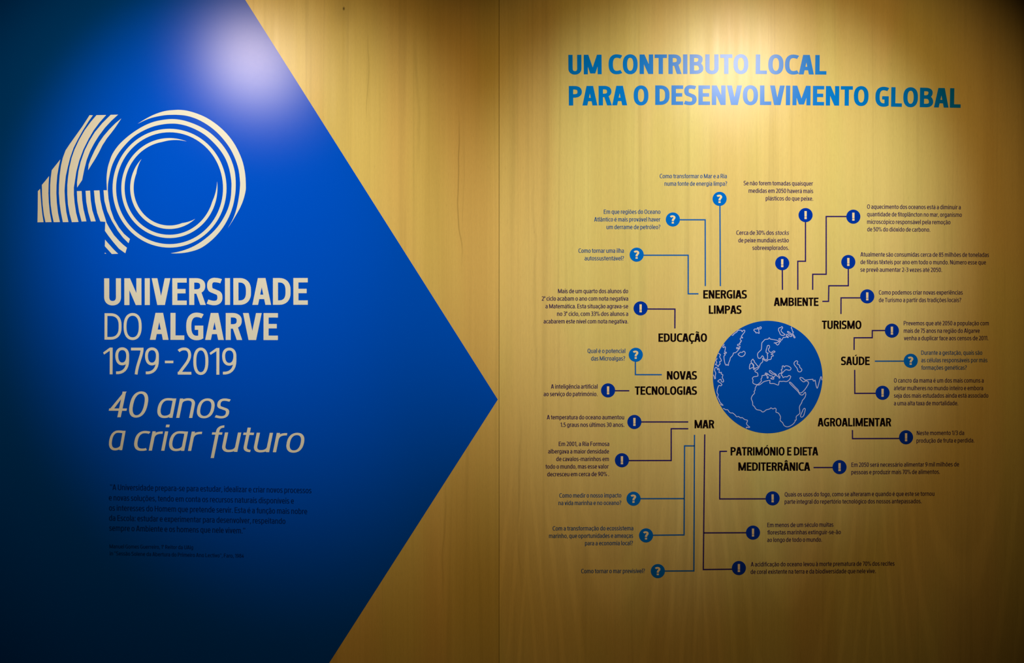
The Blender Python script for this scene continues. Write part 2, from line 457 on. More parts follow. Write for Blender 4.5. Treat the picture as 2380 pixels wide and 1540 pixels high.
        if ch == 'k':
            W = .51; R(0, 0, w, A); d = w*1.1
            g.poly([(w, .33), (w, .33+h*1.0), (W-d-.02, X), (W-.02, X)]); g.poly([(W, 0), (W-d, 0), (w+.05, .40), (w+.05+d*.6, .47)]); return g, W, ST, .005
        # ---- points
        if ch == '.': R(0, 0, w*1.1, h*1.15); return g, w*1.1, .05, .05
        if ch == ',': g.poly([(0, h*1.15), (w*1.1, h*1.15), (w*1.1, 0), (w*.4, -.16), (-.04, -.16), (.02, 0)]); return g, w*1.1, .05, .05
        if ch == ':': R(0, 0, w*1.1, h*1.15); R(0, X-h*1.15, w*1.1, X); return g, w*1.1, .05, .05
        if ch == '-': R(0, .37-h*.4, .33, .37+h*.5); return g, .33, .04, .04
        if ch == '/': dg(0, .26, w*.9, -.06, 1.04); return g, .26+w, .02, .02
        if ch == '!': g.poly([(0.005, .30), (w*1.1-.005, .30), (w*1.1, 1), (0, 1)]); R(0, 0, w*1.1, h*1.15); return g, w*1.1, .06, .06
        if ch == '\x02':                     # the fat question mark of the discs
            st(Path(.04, .80).c(.12, .885, .20, .895, .27, .895).h(.50, .72).c(.50, .56, .31, .58, .31, .30)); R(.18, 0, .44, .20); return g, .64, 0, 0
        if ch == '?':
            W = .45; r = W-w/2; t = 1-h/2+O
            st(Path(.01, t-.05).c(.1, t, .16, t, .21, t).h(r, .77).c(r, .62, .20, .60, .20, .40).l(.20, .29)); R(.20-w*.55, 0, .20+w*.55, h*1.15); return g, W, .02, .02
        if ch == '"':
            for x in (0, w*1.6): g.poly([(x, .72), (x+w*.8, .72), (x+w*.9, 1.0), (x, 1.0)])
            return g, w*2.4, .05, .05
        if ch == '%':
            ww = s.w*.72; W = .80
            for cx, cy in ((.16, .77), (.64, .23)):
                g.stroke(Path(cx, cy+.18).h(cx+.115, cy).v(cx, cy-.18).h(cx-.115, cy).v(cx, cy+.18).p, ww, ww, True)
            dg(.16, .54, ww, 0, 1); return g, W, .03, .03
        if ch == 'º':
            g.stroke(Path(.13, .98).h(.22, .83).v(.13, .68).h(.04, .83).v(.13, .98).p, s.w*.7, s.w*.7, True); return g, .26, .02, .04
        raise ValueError('no glyph ' + ch)
    def layout(s, text):
        """[(char, x)] and the ink extent, cap height 1"""
        x = 0; out = []; lo = 1e9; hi = -1e9; font = s
        for ch in text:
            if ch == '\x01': font = ITAL_SMALL; continue       # switch to italic
            g, W, lb, rb = font.glyph(ch)
            if ch != ' ':
                out.append((font, ch, x+lb))
                xs = [v[0] for v in g.v]; lo = min(lo, x+lb+min(xs)); hi = max(hi, x+lb+max(xs))
            x += lb+W+rb+s.track
        return out, lo, hi

F_BOLD  = Font(0.190, 0.165)
F_HEAD  = Font(0.200, 0.170, track=-0.035)
F_TITLE = Font(0.205, 0.180, track=-0.012)
F_LIGHT = Font(0.110, 0.102)
F_ITAL  = Font(0.108, 0.090, slant=0.165)
F_SMALL = Font(0.155, 0.125)
ITAL_SMALL = Font(0.150, 0.120, slant=0.17)

def put_letters(parent, org, font, mkey, text, x0, x1, yb0, yb1, cap, y):
    """letters as separate parts along a baseline; org = parent's wall position (px)"""
    lay, lo, hi = font.layout(text)
    k = (x1-x0)/(hi-lo)
    ang = math.atan2(-(yb1-yb0), x1-x0)
    for f, ch, x in lay:
        key = (ch, mkey)
        if key not in f.meshes: f.meshes[key] = f.glyph(ch)[0].mesh('letter', M[mkey])
        px = x0 + (x-lo)*k; t = (px-x0)/(x1-x0); py = yb0 + (yb1-yb0)*t
        o = link('letter', f.meshes[key], parent, ((px-org[0])*S, y, (org[1]-py)*S))
        o.scale = (k*S, 1, cap*S); o.rotation_euler = (0, -ang, 0)

def put_line(parent, org, font, mkey, text, x0, x1, yb0, yb1, cap, y):
    """one line of small print as one part"""
    lay, lo, hi = font.layout(text)
    k = (x1-x0)/(hi-lo); V = []; Fc = []
    for f, ch, x in lay:
        g = f.glyph(ch)[0]; n = len(V)
        for vx, vy, vz in g.v:
            px = x0 + (x+vx-lo)*k; py = yb0 + (yb1-yb0)*(px-x0)/(x1-x0) - vz*cap
            V.append(((px-org[0])*S, vy*Pg.EPS, (org[1]-py)*S))
        Fc += [tuple(i+n for i in fc) for fc in g.f]
    me = mesh_from('text_line', V, Fc, M[mkey])
    return link('text_line', me, parent, (0, y, 0))

# ------------------------------------------------------------------ the wall
SEAM = 1160.0; PANEL = 1667.0; H_WALL = 3.3
xl, xr = WX(SEAM-2*PANEL), WX(SEAM+2*PANEL)
wall = link('wall_back', box_mesh('wall_back', xl, xr, 0.019, 0.09, 0, H_WALL, M['back']))
wall['kind'] = 'structure'
for i in range(4):
    a = WX(SEAM+(i-2)*PANEL)+0.0006; b = WX(SEAM+(i-1)*PANEL)-0.0006
    link('panel', box_mesh('panel', a, b, 0.0, 0.0188, 0.004, H_WALL, WOOD[0 if i < 2 else 1], 0.0006), wall)
fl = link('floor', box_mesh('floor', xl, xr, -6.0, 0.09, -0.1, -0.001, M['floor'])); fl['kind'] = 'structure'

# ------------------------------------------------------------------ blue arrow-shaped sheet on the left panel
def prism(name, pts, th, m):
    n = len(pts)
    if area(pts) < 0: pts = pts[::-1]
    V = [(x, -th, z) for x, z in pts] + [(x, 0, z) for x, z in pts]
    Fc = [tuple(t) for t in tessellate_polygon([[Vector((p[0], p[1], 0)) for p in pts]])]
    Fc = [t if area([pts[i] for i in t]) > 0 else t[::-1] for t in Fc]
    for i in range(n): j = (i+1) % n; Fc.append((i, n+i, n+j, j))
    return mesh_from(name, V, Fc, m)
top_x = 570 + (770-(H_WALL-ZC)/S)*0.6326 ; bot_x = 765 - ((ZC-0.01)/S-770)*0.6405
T0 = (WX(1157), WZ(928))
pts = [(WX(-505), H_WALL), (WX(top_x), H_WALL), T0, (WX(bot_x), 0.01), (WX(-505), 0.01)]
sheet = link('wall_sticker', prism('wall_sticker', pts, 0.0003, M['blue']), None, (0, 0, 0))
tag(sheet, 'large bright blue arrow-shaped vinyl sheet pointing right, covering the left side of the plywood wall', 'sticker')
Y_ON_BLUE = -0.0006; Y_ON_WOOD = -0.0004

# ------------------------------------------------------------------ "40" emblem
logo = thing('anniversary_emblem', 330, 590, Y_ON_BLUE, 'large cream numeral 40 made of curved stripes and nested rings on blue', 'emblem')
LORG = (330, 590)
QO = {1: (80, 250), 2: (80, 420), 3: (230, 250), 4: (400, 250), 5: (230, 420), 6: (400, 420)}
def Q(q, *pts): return [(QO[q][0]+x/8.5556, QO[q][1]+y/8.5556) for x, y in pts]
def logo_piece(name, px_pts):
    g = Pg(); g.poly([((x-LORG[0])*S, (LORG[1]-y)*S) for x, y in px_pts])
    link(name, g.mesh(name, M['cream']), logo)
stripes = [
 Q(2,(70,205),(115,160),(125,310),(140,500),(160,680),(183,822),(62,825),(67,550)),
 Q(2,(150,80),(215,5),(293,-94),(283,60),(279,250),(287,430),(308,640),(342,820),(222,823),(190,680),(165,480),(153,280)),
 Q(1,(345,1245),(516,1030),(480,1200),(455,1350),(440,1540))+Q(2,(437,250),(446,430),(470,640),(508,820),(385,822),(350,660),(325,480),(315,280),(315,86))+Q(1,(325,1400)),
 Q(1,(1098,150),(1165,153),(1080,270),(960,460),(860,640),(780,800),(710,1000),(660,1200),(625,1360),(607,1540))+Q(2,(600,200),(610,400),(635,620),(678,820),(567,822),(530,640),(502,450),(488,250),(490,86))+Q(1,(503,1350),(530,1150),(565,1000),(620,850),(700,730),(800,590),(950,380)),
 Q(1,(1235,150),(1428,147),(1300,290),(1180,450),(1080,620),(975,830),(893,1050),(835,1270),(800,1500))+Q(2,(785,130),(786,280),(800,440),(830,640),(878,818),(745,822),(700,650),(668,470),(655,270),(655,86))+Q(1,(668,1400),(695,1200),(740,1000),(800,830),(890,640),(1000,450),(1120,285)),
 Q(1,(1518,143),(1665,140),(1533,260),(1403,400),(1283,560),(1195,700),(1110,860),(1040,1040),(990,1240),(950,1440),(850,1589),(848,1490),(875,1270),(920,1080),(1000,850),(1090,670),(1200,490),(1350,310)),
 Q(1,(1730,215),(1613,310),(1493,430),(1373,570),(1283,700),(1200,850),(1120,1020),(1080,1130),(1068,1245),(1140,1130),(1215,1010),(1283,890),(1353,750),(1443,610),(1543,485),(1613,390)),
 Q(2,(845,205),(940,203),(950,380),(975,560),(1035,805),(940,810),(890,620),(855,400)),
 Q(2,(1018,200),(1108,195),(1120,380),(1150,580),(1220,805),(1125,808),(1070,620),(1033,420)),
 Q(2,(1185,193),(1295,190),(1310,370),(1350,560),(1420,780),(1433,830),(1493,940),(1583,1080),(1683,1190),(1760,1265),(1841,1330),(1808,1440),(1683,1350),(1563,1210),(1463,1080),(1403,995),(1410,815),(1313,808),(1250,640),(1205,420)),
 Q(5,(92,188),(177,187),(190,350),(230,560),(300,760),(400,930),(500,1055),(617,1155),(590,1240),(480,1130),(380,1000),(260,800),(165,600),(110,400)),
 Q(5,(122,1170),(200,1260),(290,1360),(382,1450),(258,1455),(190,1380),(118,1300)),
 Q(5,(122,1428),(148,1450),(112,1446)),
]
for p in stripes: logo_piece('stripe', p)
def smooth(P, closed=False, n=3):
    out = []; m_ = len(P)
    rng = range(m_) if closed else range(m_-1)
    for i in rng:
        p0 = P[i-1] if (closed or i > 0) else P[0]; p1 = P[i]; p2 = P[(i+1) % m_]
        p3 = P[(i+2) % m_] if (closed or i+2 < m_) else P[-1]
        for j in range(n):
            t = j/n
            out.append(tuple(0.5*(2*p1[a]+(-p0[a]+p2[a])*t+(2*p0[a]-5*p1[a]+4*p2[a]-p3[a])*t*t+(-p0[a]+3*p1[a]-3*p2[a]+p3[a])*t**3) for a in (0, 1)))
    if not closed: out.append(P[-1])
    return out
ringB = smooth(Q(5,(160,186))+Q(3,(152,1400),(175,1200),(215,1060),(270,920),(380,760),(520,620),(700,480),(900,360),(1100,280),(1300,240),(1454,228))
      +Q(4,(150,240),(300,275),(500,350),(700,460),(880,610),(1030,780),(1150,980),(1230,1200),(1262,1400))+Q(6,(1265,150),(1250,300),(1210,500),(1130,720),(1010,930),(870,1100),(740,1220),(600,1320),(450,1385),(250,1430),(60,1443),(-29,1438)))
ringB += smooth(Q(6,(-29,1438),(80,1420),(250,1375),(450,1290),(650,1160),(850,980),(1000,780),(1110,560),(1165,350),(1180,150),(1178,0))
      +Q(4,(1140,1230),(1070,1030),(960,850),(820,690),(650,540),(460,430),(280,360),(120,325),(0,318))+Q(3,(1300,328),(1100,370),(900,450),(700,570),(540,720),(400,890),(300,1060),(240,1220),(205,1380))+Q(5,(182,60),(177,186)))[1:]
logo_piece('ring', ringB)
ringA = smooth(Q(3,(770,322),(900,240),(1050,160),(1200,100),(1350,62),(1500,48))+Q(4,(150,45),(300,62),(500,120),(700,210),(900,345),(1080,510),(1220,690),(1330,890),(1410,1100),(1455,1330),(1467,1540))
      +Q(6,(1462,200),(1420,370),(1360,520),(1290,650),(1200,800),(1105,945)))
ringA += smooth(Q(6,(1105,945),(1190,800),(1250,660),(1300,480),(1335,280),(1352,100))+Q(4,(1350,1454),(1325,1240),(1260,1030),(1165,830),(1030,640),(880,480),(700,340),(500,230),(300,165),(130,145),(0,143))+Q(3,(1300,152),(1100,190),(950,238),(770,322)))[1:-1]
logo_piece('ring', ringA)
def ring(cx, cy, rx, ry, t, a0=0, a1=360, ta=0, tb=0, n=96):
    """elliptic ring; width t tapers to a point over ta/tb degrees at its ends"""
    g = Pg(); A = []; B = []; full = (a1-a0 >= 360)
    for i in range(n if full else n+1):
        a = a0+(a1-a0)*i/n; r = math.radians(a)
        k = 1.0
        if not full:
            if a-a0 < ta: k = (a-a0)/ta
            if a1-a < tb: k = min(k, (a1-a)/tb)
            k = max(k, 0.01)
        c, s_ = math.cos(r), math.sin(r)
        A.append(((cx+rx*c-LORG[0])*S, (LORG[1]-cy+ry*s_)*S)); B.append(((cx+(rx-t*k)*c-LORG[0])*S, (LORG[1]-cy+(ry-t*k)*s_)*S))
    g.strip(A, B, full); link('ring', g.mesh('ring', M['cream']), logo)
ring(394.2, 437.2, 132.4, 138.0, 8.1)
ring(393.8, 436.9, 111.7, 116.1, 7.6, 69, 367.5, 30, 24)
ring(393.8, 436.5, 91.1, 95.4, 8.0, 135.5, 311, 22, 20)

# ------------------------------------------------------------------ lettering on the blue sheet
t = thing('title_lettering', 242, 790, Y_ON_BLUE, 'two-line cream university name lettering, bold and light capitals, under the emblem on blue', 'lettering')
o_ = (242, 790)
put_letters(t, o_, F_BOLD, 'cream', 'UNIVERSIDADE', 242.3, 715.5, 708.7, 707.9, 62.2, 0)
put_letters(t, o_, F_LIGHT, 'cream', 'DO', 243, 329.2, 788.9, 789.2, 61.3, 0)
put_letters(t, o_, F_BOLD, 'cream', 'ALGARVE', 348.5, 646, 789.3, 789.9, 62.6, 0)
t = thing('year_lettering', 242, 870, Y_ON_BLUE, 'thin cream year range 1979 - 2019 below the university name', 'lettering'); o_ = (242, 870)
put_letters(t, o_, F_LIGHT, 'cream', '1979', 239.7, 369.2, 869.4, 869.8, 62, 0)
put_letters(t, o_, F_LIGHT, 'cream', '-', 383.4, 403.0, 864, 864, 62, 0)
put_letters(t, o_, F_LIGHT, 'cream', '2019', 412.9, 549.3, 870, 870.4, 62, 0)
t = thing('slogan_lettering', 253, 1050, Y_ON_BLUE, 'cream slanted slogan reading 40 anos a criar futuro, lowest large text on blue', 'lettering'); o_ = (253, 1050)
put_letters(t, o_, F_ITAL, 'cream', '40', 252.8, 344.5, 969, 969.4, 59.5, 0)
put_letters(t, o_, F_ITAL, 'cream', 'anos', 365.7, 536, 970.2, 971.3, 59.5, 0)
put_letters(t, o_, F_ITAL, 'cream', 'a', 253.2, 291.7, 1045.3, 1045.6, 59.5, 0)
put_letters(t, o_, F_ITAL, 'cream', 'criar', 311.8, 469.7, 1046.4, 1047.5, 59.5, 0)
put_letters(t, o_, F_ITAL, 'cream', 'futuro', 489.8, 707.2, 1049, 1051, 59.5, 0)

def paragraph(name, label, cat, mkey, lines, cap, y, font=None, group=None):
    x0 = min(l[1] for l in lines); yb = lines[-1][3]
    t = thing(name, x0, yb, y, label, cat, group)
    for l in lines:
        put_line(t, (x0, yb), font or F_SMALL, mkey, l[0], l[1], l[2], l[3], l[4] if len(l) > 4 else l[3], cap, 0)
    return t
paragraph('quotation', 'five-line black quotation paragraph barely visible on the dark lower part of the blue sheet', 'text', 'quote', [
 ('"A Universidade prepara-se para estudar, idealizar e criar novos processos', 256, 724, 1138, 1145.7),
 ('e novas soluções, tendo em conta os recursos naturais disponíveis e', 253, 683, 1162.3, 1170),
 ('os interesses do Homem que pretende servir. Esta é a função mais nobre', 253.5, 714, 1186, 1194.3),
 ('da Escola: estudar e experimentar para desenvolver, respeitando', 253.5, 663.5, 1209.4, 1217),
 ('sempre o Ambiente e os homens que nele vivem."', 254, 570, 1232.7, 1239)], 13.2, Y_ON_BLUE)
paragraph('quotation_source', 'two-line tiny black source note under the quotation on the blue sheet', 'text', 'quote', [
 ('Manuel Gomes Guerreiro, 1º Reitor da UAlg', 254.5, 449, 1273.4, 1275.8),
 ('in "Sessão Solene da Abertura do Primeiro Ano Lectivo", Faro, 1984', 255, 567, 1289.7, 1295.7)], 9.0, Y_ON_BLUE)

# ------------------------------------------------------------------ big title on the right panel
t = thing('title_lettering', 1321, 245, Y_ON_WOOD, 'big bright blue two-line title at the top of the right plywood panel', 'lettering'); o_ = (1321, 245)
for txt, a, b, ya, yb in (('UM', 1321.2, 1398.5, 172.9, 172.4), ('CONTRIBUTO', 1414.6, 1739.3, 172.1, 171.6), ('LOCAL', 1756.2, 1920.7, 171.9, 173.4),
                          ('PARA', 1322.2, 1457.7, 245.2, 244.6), ('O', 1472.9, 1507.1, 244.4, 244.3), ('DESENVOL', 1522.9, 1792.5, 243.7, 243.9),
                          ('VIMENTO', 1789.5, 2018.4, 243.9, 246.0), ('GLOBAL', 2034.2, 2232.7, 247.2, 250.6)):
    put_letters(t, o_, F_TITLE, 'title', txt, a, b, ya, yb, 45.4, 0)

# ------------------------------------------------------------------ topic headings round the globe
def heading(label, *lines):
    x0 = lines[0][1]; yb = lines[-1][3]
    t = thing('topic_heading', x0, yb, Y_ON_WOOD, label, 'lettering')
    for txt, a, b, y in lines:
        put_letters(t, (x0, yb), F_HEAD, 'black', txt, a, b, y, y, 19.5, 0)
heading('two-line black heading reading ENERGIAS LIMPAS above the globe', ('ENERGIAS', 1634.5, 1736, 693.4), ('LIMPAS', 1647.4, 1723.5, 728.9))
heading('black heading reading AMBIENTE above the globe, under three vertical lines', ('AMBIENTE', 1798.5, 1902.5, 710.7))
heading('black heading reading TURISMO at the upper right of the globe', ('TURISMO', 1910.2, 2002.1, 764.1))
heading('black heading reading SAÚDE at the right of the globe', ('SAÚDE', 1954.3, 2021.5, 847.9))
heading('black heading reading AGROALIMENTAR at the lower right of the globe', ('AGROALIMENTAR', 1900.3, 2071.5, 990.3))
heading('two-line black heading reading PATRIMÓNIO E DIETA MEDITERRÂNICA below the globe', ('PATRIMÓNIO', 1698, 1823.6, 1057.9), ('E', 1829.5, 1839.5, 1057.9), ('DIETA', 1845, 1901.7, 1057.8), ('MEDITERRÂNICA', 1716, 1883, 1093.4))
heading('black heading reading MAR at the lower left of the globe', ('MAR', 1614.2, 1660.3, 994.9))
heading('two-line black heading reading NOVAS TECNOLOGIAS at the left of the globe', ('NOVAS', 1550, 1620, 881.5), ('TECNOLOGIAS', 1475.5, 1620, 916.9))
heading('black heading reading EDUCAÇÃO at the upper left of the globe', ('EDUCAÇÃO', 1530.4, 1643.3, 793.9))

# ------------------------------------------------------------------ callouts: disc, sign and connecting line
RAD = 16.4
sign_font = Font(0.26, 0.22)
sign_mesh = {c: sign_font.glyph({'?': '\x02'}.get(c, c))[0].mesh({'?': 'question_mark', '!': 'exclamation_mark'}[c], M['sym']) for c in '?!'}
disc_mesh = {}
for key in ('ask', 'navy'):
    g = Pg(); g.poly([(RAD*S*math.cos(2*math.pi*i/56), RAD*S*math.sin(2*math.pi*i/56)) for i in range(56)])
    disc_mesh[key] = g.mesh('disc', M[key])
def callout(kind, cx, cy, label, *lines):
    q = kind == '?'
    t = thing('callout', cx, cy, Y_ON_WOOD, label, 'callout', 'question callouts' if q else 'exclamation callouts')
    link('disc', disc_mesh['ask' if q else 'navy'], t, (0, -0.0001, 0))
    W_ = .64 if q else .286
    k = 19.0 if q else 18.6
    o = link('question_mark' if q else 'exclamation_mark', sign_mesh[kind], t, (-W_*k/2*S, -0.0002, -k*S/2))
    o.scale = (k*S*(1.0 if q else 1.0), 1, k*S)
    for ln in lines:
        g = Pg(); g.stroke([((x-cx)*S, (cy-y)*S) for x, y in ln], 3.0*S)
        link('connector_line', g.mesh('connector_line', M['askln' if q else 'navyln']), t)
callout('?', 1672.5, 461.9, 'azure question disc on a straight line down to ENERGIAS, topmost disc of all', [(1673.2, 470), (1674.3, 664.5)])
callout('?', 1563.9, 509.8, 'azure question disc beside the oil spill question, its line turning down once', [(1575, 510.5), (1639, 510.5), (1639.3, 664.5)])
callout('?', 1479.8, 591.5, 'azure question disc beside the autossustentável question, line ending left of ENERGIAS', [(1490, 592.8), (1599.5, 592.8), (1599.6, 682.4), (1623.4, 682.4)])
callout('!', 1872.3, 499.6, 'navy exclamation disc below the plastic and fish caption, stepped line to AMBIENTE', [(1872.1, 510), (1872.1, 606.8), (1854.2, 606.8), (1854.3, 673.2)])
callout('!', 1818.0, 611.3, 'navy exclamation disc with a short straight line down to AMBIENTE', [(1818.2, 620), (1818.6, 673.2)])
callout('!', 1983.3, 503.3, 'navy exclamation disc beside the warming oceans caption, long stepped line', [(1972, 502.9), (1920.2, 502.9), (1920.2, 637), (1888.9, 637), (1888.8, 673.2)])
callout('!', 1971.6, 608.5, 'navy exclamation disc beside the textile fibres caption, line stepping to AMBIENTE', [(1971.6, 620), (1971.6, 663.7), (1926.3, 663.7), (1925.6, 700), (1911.2, 700)])
callout('!', 2015.6, 688.4, 'navy exclamation disc whose line turns down to TURISMO', [(2004, 691.8), (1954.7, 691.8), (1954.6, 729.3)])
callout('!', 2072.9, 768.0, 'navy exclamation disc whose stepped line comes down to SAÚDE from above', [(2060, 767.6), (2027.4, 767.8), (2027.2, 784.4), (1985.2, 784.6), (1985, 812.8)])
callout('?', 2116.7, 837.9, 'azure question disc on a straight line right of SAÚDE', [(2103, 838.8), (2033.2, 838.9)])
callout('!', 2051.2, 912.3, 'navy exclamation disc below SAÚDE, its line turning up to it', [(2040, 913.5), (1986.7, 913.7), (1986.4, 859)])
callout('!', 2105.8, 1015.6, 'navy exclamation disc whose line turns up to AGROALIMENTAR', [(2094, 1018.4), (1981.4, 1018.8), (1981.2, 998.8)])
callout('!', 1488.9, 716.2, 'navy exclamation disc whose line turns down to EDUCAÇÃO', [(1500, 717.7), (1568.7, 717.9), (1568.5, 762.8)])
callout('?', 1477.7, 824.0, 'azure question disc whose line drops and turns right to NOVAS', [(1476.7, 835), (1476.9, 870.2), (1538.2, 870.3)])
callout('!', 1413.3, 906.7, 'navy exclamation disc on a very short line left of TECNOLOGIAS', [(1425, 907.6), (1462.7, 907.6)])
callout('!', 1474.5, 980.0, 'navy exclamation disc on a straight line left of MAR', [(1486, 980), (1599.8, 980)])
callout('!', 1445.5, 1069.0, 'navy exclamation disc whose line rises and turns right to MAR', [(1457, 1069.8), (1560, 1069.6), (1560, 995.8), (1599.8, 995.8)])
callout('?', 1472.5, 1158.3, 'azure question disc on a straight line, uppermost of the three lower left question discs', [(1484, 1158.3), (1590, 1158.1)])
callout('?', 1501.6, 1243.5, 'azure question disc beside the ecosystem question, line rising high then stepping to MAR', [(1513, 1243.2), (1589.9, 1242.4), (1591.1, 1035.6), (1614, 1035.6)])
callout('?', 1529.0, 1326.4, 'lowest azure question disc, on a long line rising to MAR', [(1541, 1326.3), (1612.7, 1325.9), (1614.2, 1010)])
callout('!', 1750.1, 1237.0, 'navy exclamation disc beside the marine forests caption, straight line joining a long upright line', [(1738, 1237.3), (1636, 1237.7)])
callout('!', 1717.3, 1319.3, 'lowest navy exclamation disc, on a long upright line rising to MAR', [(1706, 1322), (1634.6, 1322.8), (1638, 1009)])
callout('!', 1951.2, 1084.9, 'navy exclamation disc on a short line right of MEDITERRÂNICA', [(1940, 1085.8), (1890.7, 1085.9)])
callout('!', 1795.7, 1157.5, 'navy exclamation disc whose bracket-shaped line rises to PATRIMÓNIO', [(1784, 1158.6), (1672.7, 1158.8), (1673.4, 1048.4), (1689.8, 1048.2)])

# ------------------------------------------------------------------ captions
def cap_(kind, label, *lines):
    paragraph('caption', label, 'caption', 'asktx' if kind == '?' else 'navytx', lines, 10.0, Y_ON_WOOD, None, 'question captions' if kind == '?' else 'statement captions')
cap_('?', 'steel blue two-line caption beginning Como transformar o Mar, topmost of the captions',
 ('Como transformar o Mar e a Ria', 1533.3, 1689.3, 414), ('numa fonte de energia limpa?', 1544.4, 1690, 431.5))
cap_('?', 'steel blue three-line caption beginning Em que regiões do Oceano',
 ('Em que regiões do Oceano', 1403.3, 1535, 496.7), ('Atlântico é mais provável haver', 1381, 1535, 514.5), ('um derrame de petróleo?', 1409.5, 1535, 532.1))
cap_('?', 'steel blue two-line caption beginning Como tornar uma ilha',
 ('Como tornar uma ilha', 1344.5, 1450, 587.2), ('autossustentável?', 1358.7, 1450.3, 604.8))
cap_('!', 'dark three-line caption beginning Se não forem tomadas quaisquer',
 ('Se não forem tomadas quaisquer', 1728.2, 1889.5, 430.2, 431.2), ('medidas em 2050 haverá mais', 1740, 1890, 447.8, 448.6), ('plásticos do que peixe.', 1779.6, 1890, 465.5, 466.2))
cap_('!', 'dark three-line caption beginning Cerca de 30% dos stocks',
 ('Cerca de 30% dos \x01stocks', 1711.3, 1834, 545.4, 545.6), ('de peixe mundiais estão', 1716, 1833.3, 563), ('sobreexplorados.', 1748.8, 1833.5, 580.5))
cap_('!', 'dark four-line caption beginning O aquecimento dos oceanos',
 ('O aquecimento dos oceanos está a diminuir a', 2015.2, 2233, 484.9, 486.2), ('quantidade de fitoplâncton no mar, organismo', 2015.2, 2235.5, 502.4, 503.8),
 ('microscópico responsável pela remoção', 2015.3, 2209, 519.9, 521), ('de 50% do dióxido de carbono.', 2015.5, 2162, 537.4, 538.2))
cap_('!', 'dark three-line caption beginning Atualmente são consumidas',
 ('Atualmente são consumidas cerca de 85 milhões de toneladas', 1999.8, 2298.5, 595.8, 596.8), ('de fibras têxteis por ano em todo o mundo. Número esse que', 1999.8, 2291.5, 613.4, 614.3),
 ('se prevê aumentar 2-3 vezes até 2050.', 1999.6, 2189.5, 631.2, 631.7))
cap_('!', 'dark two-line caption beginning Como podemos criar novas experiências',
 ('Como podemos criar novas experiências', 2042.4, 2237.5, 684.2), ('de Turismo a partir das tradições locais?', 2042.4, 2234, 701.7))
cap_('!', 'dark three-line caption beginning Prevemos que até 2050',
 ('Prevemos que até 2050 a população com', 2100.3, 2298.3, 755.6), ('mais de 75 anos na região do Algarve', 2100.4, 2277, 773), ('venha a duplicar face aos censos de 2011.', 2101, 2297, 790.2))
cap_('?', 'steel blue three-line caption beginning Durante a gestação, at the right edge',
 ('Durante a gestação, quais são', 2141, 2283, 824.1), ('as células responsáveis por más', 2141, 2295, 841.4), ('formações genéticas?', 2141, 2247, 858.7))
cap_('!', 'dark four-line caption beginning O cancro da mama',
 ('O cancro da mama é um dos mais comuns a', 2077.5, 2286.3, 888.6), ('afetar mulheres no mundo inteiro e embora', 2077.5, 2285, 906.3),
 ('seja dos mais estudados ainda está associado', 2077.6, 2297, 923.8, 923.5), ('a uma alta taxa de mortalidade.', 2077.5, 2227, 941.5, 941.3))
cap_('!', 'dark two-line caption beginning Neste momento 1/3',
 ('Neste momento 1/3 da', 2130.5, 2240.8, 1010.6, 1010.2), ('produção de fruta e perdida.', 2130, 2264.5, 1028.3, 1027.6))
cap_('!', 'dark two-line caption beginning Em 2050 será necessário',
 ('Em 2050 será necessário alimentar 9 mil milhões de', 1978.7, 2229, 1084.4, 1083.2), ('pessoas e produzir mais 70% de alimentos.', 1978.5, 2184.5, 1101.5, 1100.6))
cap_('!', 'dark two-line caption beginning Quais os usos do fogo',
 ('Quais os usos do fogo, como se alteraram e quando é que este se tornou', 1823.7, 2171.8, 1153.2, 1151.5), ('parte integral do repertório tecnológico dos nossos antepassados.', 1823.5, 2142, 1170.1, 1168.8))
cap_('!', 'dark three-line caption beginning Em menos de um século',
 ('Em menos de um século muitas', 1783.3, 1937, 1224.3, 1223.3), ('florestas marinhas extinguir-se-ão', 1783.3, 1954.3, 1241.5, 1240.5), ('ao longo de todo o mundo.', 1783, 1910.5, 1258.8, 1258.1))
cap_('!', 'dark two-line caption beginning A acidificação do oceano, lowest text on the wall',
 ('A acidificação do oceano levou à morte prematura de 70% dos recifes', 1745, 2079, 1315.6, 1313.8), ('de coral existente na terra e da biodiversidade que nele vive.', 1744.5, 2035.5, 1332.9, 1331))
cap_('!', 'dark five-line caption beginning Mais de um quarto dos alunos',
 ('Mais de um quarto dos alunos do', 1297, 1460, 681), ('2º ciclo acabam o ano com nota negativa', 1259, 1460, 698.4), ('a Matemática. Esta situação agrava-se', 1267.8, 1460, 716.2),
 ('no 3º ciclo, com 33% dos alunos a', 1294.6, 1460, 733.7), ('acabarem este nível com nota negativa.', 1263.4, 1460, 751.3))
cap_('?', 'steel blue two-line caption beginning Qual é o potencial',
 ('Qual é o potencial', 1365.5, 1453.5, 819.9), ('das Microalgas?', 1373.8, 1453, 837.4))
cap_('!', 'dark two-line caption beginning A inteligência artificial',
 ('A inteligência artificial', 1280.5, 1389, 902.6), ('ao serviço do património.', 1263.5, 1388.7, 920))
cap_('!', 'dark two-line caption beginning A temperatura do oceano',
 ('A temperatura do oceano aumentou', 1271, 1450.7, 974), ('1.5 graus nos últimos 30 anos.', 1302.3, 1451, 991.5))
cap_('!', 'dark five-line caption beginning Em 2001, a Ria Formosa',
 ('Em 2001, a Ria Formosa', 1298.5, 1416, 1035.9), ('albergava a maior densidade', 1274, 1415.5, 1053.3), ('de cavalos-marinhos em', 1292.7, 1415.3, 1070.9),
 ('todo o mundo, mas esse valor', 1267.8, 1414.8, 1088.6, 1088.2), ('decresceu em cerca de 90% .', 1271.8, 1415.5, 1106.4, 1105.8))
cap_('?', 'steel blue two-line caption beginning Como medir o nosso impacto',
 ('Como medir o nosso impacto', 1300, 1444, 1155.8, 1155.4), ('na vida marinha e no oceano?', 1298, 1444, 1173.2, 1172.8))
